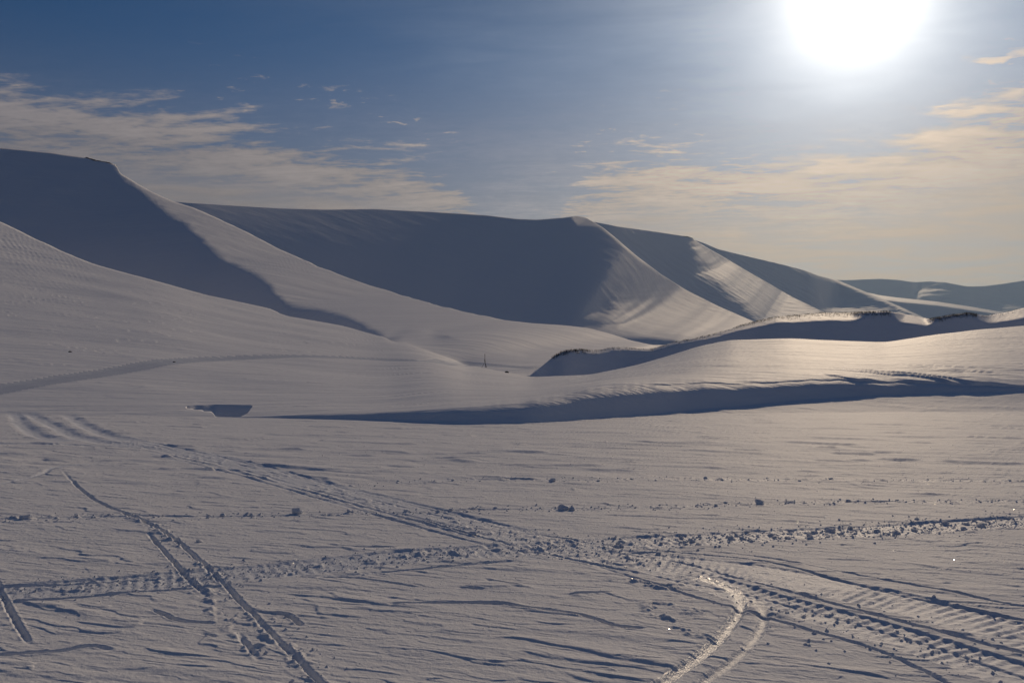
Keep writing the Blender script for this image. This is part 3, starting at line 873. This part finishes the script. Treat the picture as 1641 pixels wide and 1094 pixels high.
# low ridge and the hills beyond
xs = np.linspace(1350, 1900, 160)
yt = curve(xs, [(1350, 460), (1410, 473), (1440, 477), (1500, 483), (1560, 492), (1600, 499), (1641, 505), (1900, 515)], 3)
def s5(x, y, t):
    lit = sstep(0.72, 0.86, t)
    return 0.5 * (1 - lit) + 0.12 * lit
mountain('snow_ridge', 'low far ridge with a bright rounded top right of the spurs', M_FAR, xs, yt, curve(xs, [(1350, 500), (1500, 512), (1641, 525), (1900, 530)]), 4300.0, s5, 40, 700, 260, 2.0)
xs = np.linspace(1180, 2300, 300)
yt = curve(xs, [(1180, 452), (1330, 448), (1360, 448), (1410, 446), (1440, 448), (1465, 452), (1490, 450), (1515, 452), (1535, 456), (1550, 459), (1580, 458), (1610, 454), (1641, 449), (1700, 444), (2300, 440)], 5)
def s6(x, y, t):
    ww = 8 * streaks(x, y, 0, 40, 6, 261)
    lit = np.maximum(polymask(x + ww, y, [(1472, 462), (1500, 461), (1518, 467), (1500, 468), (1480, 474), (1462, 480)], 7), 0.7 * polymask(x + ww, y, [(1560, 494), (1600, 478), (1630, 484), (1680, 494), (1640, 504)], 12))
    return 0.46 * (1 - lit) + 0.26 * lit
mountain('snow_hill', 'pale blue distant hills on the skyline at far right', M_FAR, xs, yt, np.full(len(xs), 520.0), 6300.0, s6, 60, 1500, 270, 9.0, 'hill', (200, 80))

# ground sheet under and around everything
g = np.concatenate([-np.geomspace(9000, 3, 40), [0], np.geomspace(3, 9000, 40)])
GX, GY = np.meshgrid(g, g)
GZ = -0.22 - 5.5 * sstep(10, 45, GY) * 1.0
o = mesh_np('snow_ground', np.stack([GX, GY, GZ], -1).reshape(-1, 3), grid_quads(81, 81), M_FIELD)
setp(o, 'snow covered ground spreading to the horizon', 'ground', kind='structure')
# ------------------------------------------------------------------ the air: thin frost haze over the whole valley
me = bpy.data.meshes.new('haze')
hx, y0h, y1h, z0h, z1h = 9600.0, -9600.0, 9600.0, -8.0, 1100.0
vs = [(sx * hx, yy_, zz_) for zz_ in (z0h, z1h) for yy_ in (y0h, y1h) for sx in (-1, 1)]
me.from_pydata(vs, [], [(0, 2, 3, 1), (4, 5, 7, 6), (0, 1, 5, 4), (2, 6, 7, 3), (0, 4, 6, 2), (1, 3, 7, 5)])
hz = bpy.data.objects.new('haze', me); COL.objects.link(hz)
hm = bpy.data.materials.new('frost_haze'); hm.use_nodes = True
ht = hm.node_tree; ht.nodes.clear()
ho = ht.nodes.new('ShaderNodeOutputMaterial'); hv = ht.nodes.new('ShaderNodeVolumePrincipled')
hv.inputs['Color'].default_value = (0.58, 0.80, 1.0, 1)
hv.inputs['Density'].default_value = 2.9e-5
hv.inputs['Anisotropy'].default_value = 0.55
ht.links.new(hv.outputs[0], ho.inputs['Volume'])
me.materials.append(hm)
setp(hz, 'thin pale haze filling the valley air', 'haze', kind='stuff')
# ------------------------------------------------------------------ loose things on the snow
def rough_lump(name, seed, flat=0.75, rough=0.35, sub=2):
    import bmesh
    bm = bmesh.new(); bmesh.ops.create_icosphere(bm, subdivisions=sub, radius=1.0)
    r = random.Random(seed)
    ax = [Vector((r.gauss(0, 1), r.gauss(0, 1), r.gauss(0, 1))).normalized() for _ in range(9)]
    cut = [r.uniform(0.55, 0.95) for _ in ax]
    for v in bm.verts:
        n = v.co.normalized(); k = 1.0
        for a_, c_ in zip(ax, cut):
            dt = n.dot(a_)
            if dt > 0.05: k = min(k, c_ / dt)
        k *= 1 + rough * 0.25 * r.uniform(-1, 1)
        v.co = Vector((n.x * k * 1.15, n.y * k, n.z * k * flat))
    me_ = bpy.data.meshes.new(name); bm.to_mesh(me_); bm.free()
    return me_


M_CLOD = snow_material('broken_snow', col=(0.80, 0.82, 0.86), grain=0.004, rough=0.7, spec=0.1)
CLODS = [rough_lump('snow_clod', 40 + i) for i in range(8)]
for m_ in CLODS: m_.materials.append(M_CLOD)


def plain_z(X, Y):
    c = int(np.argmin(np.abs(U - X / Y))); r = int(np.argmin(np.abs(D[:, c] - Y) + (SEG > 1) * 1e6))
    return float(ZF[r, c])


def clod(X, Y, size, label, group=None, i=0, sink=0.35):
    o_ = bpy.data.objects.new('snow_clod', CLODS[i % 8]); COL.objects.link(o_)
    o_.location = (X, Y, plain_z(X, Y) + size * (0.6 - sink))
    o_.rotation_euler = (random.uniform(-.3, .3), random.uniform(-.3, .3), random.uniform(0, 6.28))
    o_.scale = (size * random.uniform(.9, 1.25), size * random.uniform(.8, 1.1), size * random.uniform(.75, 1.0))
    setp(o_, label, 'snow clod', group)
    return o_


BIG = [(478, 822, 26, 'largest wedge shaped snow clod on the thin ski line at left'),
       (40, 831, 26, 'dark flat snow clod on the ski line by the left edge'),
       (903, 816, 22, 'upright snow clod on the ski line near the middle'),
       (917, 817, 14, 'smaller snow clod just right of the upright one in the middle'),
       (1217, 808, 20, 'lone snow clod standing on the ski line at right'),
       (757, 855, 18, 'single snow clod above the junction of the tracks'),
       (560, 821, 15, 'low snow clod on the ski line right of the wedge shaped one'),
       (320, 868, 13, 'small snow clod right of the ski groove at lower left'),
       (1436, 856, 18, 'round snow clod in the churned belt at far right'),
       (1330, 850, 20, 'broad snow clod in the churned belt at right'),
       (1572, 842, 17, 'snow clod in the churned belt by the right edge'),
       (885, 772, 14, 'little snow clod on the farthest ski line')]
for i, (x, y, wpx, lab) in enumerate(BIG):
    X, Y = plain_pt(x, y)
    clod(X, Y, wpx * 0.42 * Y / F, lab, None, i)


def scatter(line, n, spread, smin, smax, xr, label, group, seed):
    r = random.Random(seed); sp = spline(line, 300)
    sp = [p for p in sp if xr[0] < p[0] < xr[1]]
    for i in range(n):
        p = r.choice(sp); X, Y = plain_pt(p[0], p[1])
        Y += r.gauss(0, spread); X += r.gauss(0, spread)
        clod(X, Y, r.uniform(smin, smax), label, group, r.randrange(8))


scatter(LINE_CLOD, 40, 0.06, 0.012, 0.030, (0, 1641), 'small snow clod among those strewn along the thin ski line', 'clods along the thin ski line', 5)
scatter(LINE_BELT, 60, 0.14, 0.012, 0.034, (980, 1641), 'small snow clod thrown up in the churned belt at right', 'clods in the churned belt at right', 6)
scatter(LINE_FAR, 16, 0.08, 0.014, 0.032, (560, 1641), 'small snow clod among those on the farthest ski line', 'clods on the farthest ski line', 7)


def crumbs(name, label, lines, n, seed):
    r = np.random.default_rng(seed)
    base = np.array([(1, 0, -.3), (-.5, .87, -.3), (-.5, -.87, -.3), (.1, .1, .5), (.5, .3, .35), (-.4, .5, .3)]) 
    tri = [(0, 1, 3), (1, 2, 3), (2, 0, 3), (0, 4, 3), (1, 5, 3), (0, 1, 4), (1, 2, 5)]
    V, T = [], []
    for line, spread, k, xr in lines:
        sp = spline(line, 400); sp = sp[(sp[:, 0] > xr[0]) & (sp[:, 0] < xr[1])]
        for _ in range(k):
            p = sp[r.integers(len(sp))]; X, Y = plain_pt(p[0], p[1])
            X += r.normal(0, spread); Y += r.normal(0, spread)
            s_ = 0.004 + 0.013 * r.random() ** 3; a_ = r.random() * 6.28
            R_ = np.array([[math.cos(a_), -math.sin(a_), 0], [math.sin(a_), math.cos(a_), 0], [0, 0, 1]])
            v = (base * r.uniform(.7, 1.3, base.shape)) @ R_.T * s_ + np.array([X, Y, plain_z(X, Y) + 0.3 * s_])
            o0 = len(V); V.extend(v.tolist()); T.extend([tuple(o0 + q for q in t_) for t_ in tri])
    m_ = bpy.data.meshes.new(name); m_.from_pydata(V, [], T); m_.materials.append(M_CLOD)
    o_ = bpy.data.objects.new(name, m_); COL.objects.link(o_)
    return setp(o_, label, 'snow crumbs', kind='stuff')


crumbs('snow_crumbs', 'fine snow crumbs scattered along the tracks', [(LINE_CLOD, .10, 900, (-60, 1700)), (LINE_BELT, .17, 2400, (-60, 1700)), (LINE_BELT, .2, 900, (1150, 1700)), (LINE_FAR, .12, 300, (560, 1641)),
       ([(245, 843), (345, 922), (430, 1010), (530, 1110)], .10, 260, (0, 1641)), ([(1230, 962), (1400, 1010), (1600, 1066)], .28, 300, (0, 1641)), ([(700, 830), (880, 871), (1100, 905)], .2, 450, (0, 1641))], 0, 9)


# dry grass sticking out of the ridge crest
def tufts(spans, n, seed):
    r = np.random.default_rng(seed); V, T = [], []
    crest = np.nonzero(SEG == 5)[0][-1]
    for (xa, xb, dens_, hgt) in spans:
        for _ in range(int(n * dens_ * (xb - xa))):
            x = r.uniform(xa, xb); c = int(np.argmin(np.abs(XC - x)))
            rr = crest - int(abs(r.normal(0, 2.2)))
            bx, by, bz_ = P[rr, c]
            u_ = (x - XC[c]) / F * D[rr, c]
            for b_ in range(5):
                a_ = r.random() * 6.28; ln = hgt * r.uniform(.25, .75); le = ln * r.uniform(.1, .8); w_ = 0.012
                o0 = len(V)
                qx, qy = bx + u_ + r.normal(0, .08), by + r.normal(0, .12)
                V += [(qx - w_ * math.sin(a_ + 1.57), qy - w_ * math.cos(a_ + 1.57), bz_ - .05), (qx + w_ * math.sin(a_ + 1.57), qy + w_ * math.cos(a_ + 1.57), bz_ - .05), (qx + math.sin(a_) * le, qy + math.cos(a_) * le, bz_ + ln)]
                T.append((o0, o0 + 1, o0 + 2))
    m_ = bpy.data.meshes.new('dry_grass'); m_.from_pydata(V, [], T); m_.materials.append(M_GRASS)
    o_ = bpy.data.objects.new('dry_grass', m_); COL.objects.link(o_)
    return setp(o_, 'dark dry grass poking through the snow along the ridge crest', 'grass', kind='stuff')


tufts([(884, 940, 1.2, .16), (940, 1050, .5, .10), (1050, 1180, .4, .12), (1180, 1250, .9, .16), (1250, 1345, 1.0, .18), (1345, 1425, 1.1, .20), (1490, 1565, 1.3, .22), (1565, 1641, .3, .12)], 3.0, 3)


# rock rims of the two flat tops
def rock_rim(name, label, pts, seed, size):
    """one broken rock edge: a chain of angular blocks grown together"""
    import bmesh
    bm = bmesh.new(); r = random.Random(seed)
    o0 = Vector(pts[0])
    for a_, b_ in zip(pts[:-1], pts[1:]):
        a_, b_ = Vector(a_), Vector(b_); k = max(2, int((b_ - a_).length / (size * 0.8)))
        for i in range(k):
            c_ = a_.lerp(b_, (i + r.random() * .5) / k) - o0
            vs_ = bmesh.ops.create_icosphere(bm, subdivisions=1, radius=1.0)['verts']
            for v in vs_:
                q = v.co
                v.co = Vector((q.x * size * r.uniform(.5, .9), q.y * size * .7, q.z * size * r.uniform(.35, .6))) + c_
    m_ = bpy.data.meshes.new(name); bm.to_mesh(m_); bm.free(); m_.materials.append(M_ROCK)
    o_ = bpy.data.objects.new(name, m_); COL.objects.link(o_); o_.location = o0
    return setp(o_, label, 'rock')


r7 = np.nonzero(SEG == 7)[0][0] + 99
def crest_m1(x, dy=0.0):
    c = int(np.argmin(np.abs(XC - x))); p = P[r7, c]
    return (p[0], p[1] - 0.3, p[2] - dy * p[1] / F)
rock_rim('rock_outcrop', 'dark broken rock rim at the edge of the left mountain top', [crest_m1(x, dy) for x, dy in ((140, 1), (152, 0.5), (166, 1.5), (176, 1), (185, 2), (189, 3), (191, 4))], 4, 1.1)
pts_ = []
for x, dy in ((1094, 1.5), (1102, 1.0), (1108, 1.5), (1111, 2.0), (1112, 4)):
    c = int(np.argmin(np.abs(XS3 - x))); k = 9 + 110 - 1
    dd = D3[k, c]; pts_.append(((XS3[c] - CX) / F * dd, dd - 1, Z3[k, c] - dy * dd / F))
rock_rim('rock_outcrop', 'square dark rock edge on top of the second spur', pts_, 5, 4.5)

# small dark stones and the marker sticks
for i, (x, y, wpx, lab) in enumerate(((812, 597, 7, 'small dark stone on the valley floor left of the ridge tip'), (279, 580, 4, 'tiny dark stone on the grey trail'), (112, 565, 5, 'small dark stone on the left hillside above the trail'))):
    g_ = ground(x, y); s_ = wpx * 0.5 * g_.y / F
    m_ = rough_lump('stone', 80 + i, 0.6); m_.materials.append(M_ROCK)
    o_ = bpy.data.objects.new('stone', m_); COL.objects.link(o_)
    o_.location = g_ + Vector((0, 0, s_ * .2)); o_.scale = (s_, s_, s_)
    setp(o_, lab, 'stone')


def stick(name, a_, b_, r0_, r1_, mat, parent=None, sides=7):
    a_, b_ = Vector(a_), Vector(b_); ax = (b_ - a_).normalized()
    s_ = ax.orthogonal().normalized(); t_ = ax.cross(s_)
    V, Fq = [], []
    for i in range(5):
        f_ = i / 4; c_ = a_.lerp(b_, f_) + s_ * math.sin(f_ * 7) * r0_ * .5
        rr_ = r0_ + (r1_ - r0_) * f_
        for k in range(sides):
            an = 2 * math.pi * k / sides
            V.append(c_ + (s_ * math.cos(an) + t_ * math.sin(an)) * rr_)
    for i in range(4):
        for k in range(sides):
            Fq.append((i * sides + k, i * sides + (k + 1) % sides, (i + 1) * sides + (k + 1) % sides, (i + 1) * sides + k))
    Fq.append(tuple(range(4 * sides, 5 * sides)))
    m_ = bpy.data.meshes.new(name); m_.from_pydata([tuple(v) for v in V], [], Fq); m_.materials.append(mat)
    o_ = bpy.data.objects.new(name, m_); COL.objects.link(o_)
    if parent: o_.parent = parent
    return o_


g_ = ground(777, 589); hgt = 22 * g_.y / F
root = bpy.data.objects.new('trail_marker', None); COL.objects.link(root); root.location = g_
setp(root, 'thin wooden trail marker sticks beside the far end of the trail', 'trail marker')
stick('pole', (0.04 * hgt, 0, -.1), (0.0, 0, hgt), .020 * hgt, .014 * hgt, M_WOOD, root)
stick('brace', (0.16 * hgt, 0, -.1), (-.05 * hgt, 0.02, hgt * .62), .014 * hgt, .010 * hgt, M_WOOD, root)
stick('brace', (-0.26 * hgt, 0.05, -.05), (.02 * hgt, 0.02, hgt * .45), .010 * hgt, .008 * hgt, M_WOOD, root)


# loose frost crystals lying on the crust: flat ice plates that catch the sun
m_fr = bpy.data.materials.new('frost_ice'); m_fr.use_nodes = True
b_fr = m_fr.node_tree.nodes['Principled BSDF']
b_fr.inputs['Base Color'].default_value = (0.88, 0.88, 0.88, 1)
b_fr.inputs['Roughness'].default_value = 0.12
b_fr.inputs['Specular IOR Level'].default_value = 0.6
V, T = [], []
rr_ = np.random.default_rng(21)
for i in range(7000):
    y = 660 + 440 * rr_.random() ** 0.8; x = rr_.uniform(-40, 1680)
    X, Y = plain_pt(x, y)
    if Y > 16 or Y < 4.9: continue
    s_ = rr_.uniform(.0018, .0030) * (0.6 + Y / 9)
    ti = math.radians(50) * math.sqrt(rr_.random()); ph_ = rr_.random() * 6.283
    n_ = Vector((math.sin(ti) * math.cos(ph_), math.sin(ti) * math.sin(ph_), math.cos(ti)))
    a1 = n_.orthogonal().normalized(); a2_ = n_.cross(a1)
    c_ = Vector((X, Y, plain_z(X, Y) + s_ * 0.8)); o0 = len(V)
    for k in range(6):
        V.append(tuple(c_ + (a1 * math.cos(k * math.pi / 3) + a2_ * math.sin(k * math.pi / 3)) * s_))
    T.append(tuple(o0 + k for k in range(6)))
m_ = bpy.data.meshes.new('frost_crystals'); m_.from_pydata(V, [], T); m_.materials.append(m_fr)
o_ = bpy.data.objects.new('frost_crystals', m_); COL.objects.link(o_)
setp(o_, 'tiny sparkling frost crystals scattered over the snow crust', 'frost', kind='stuff')
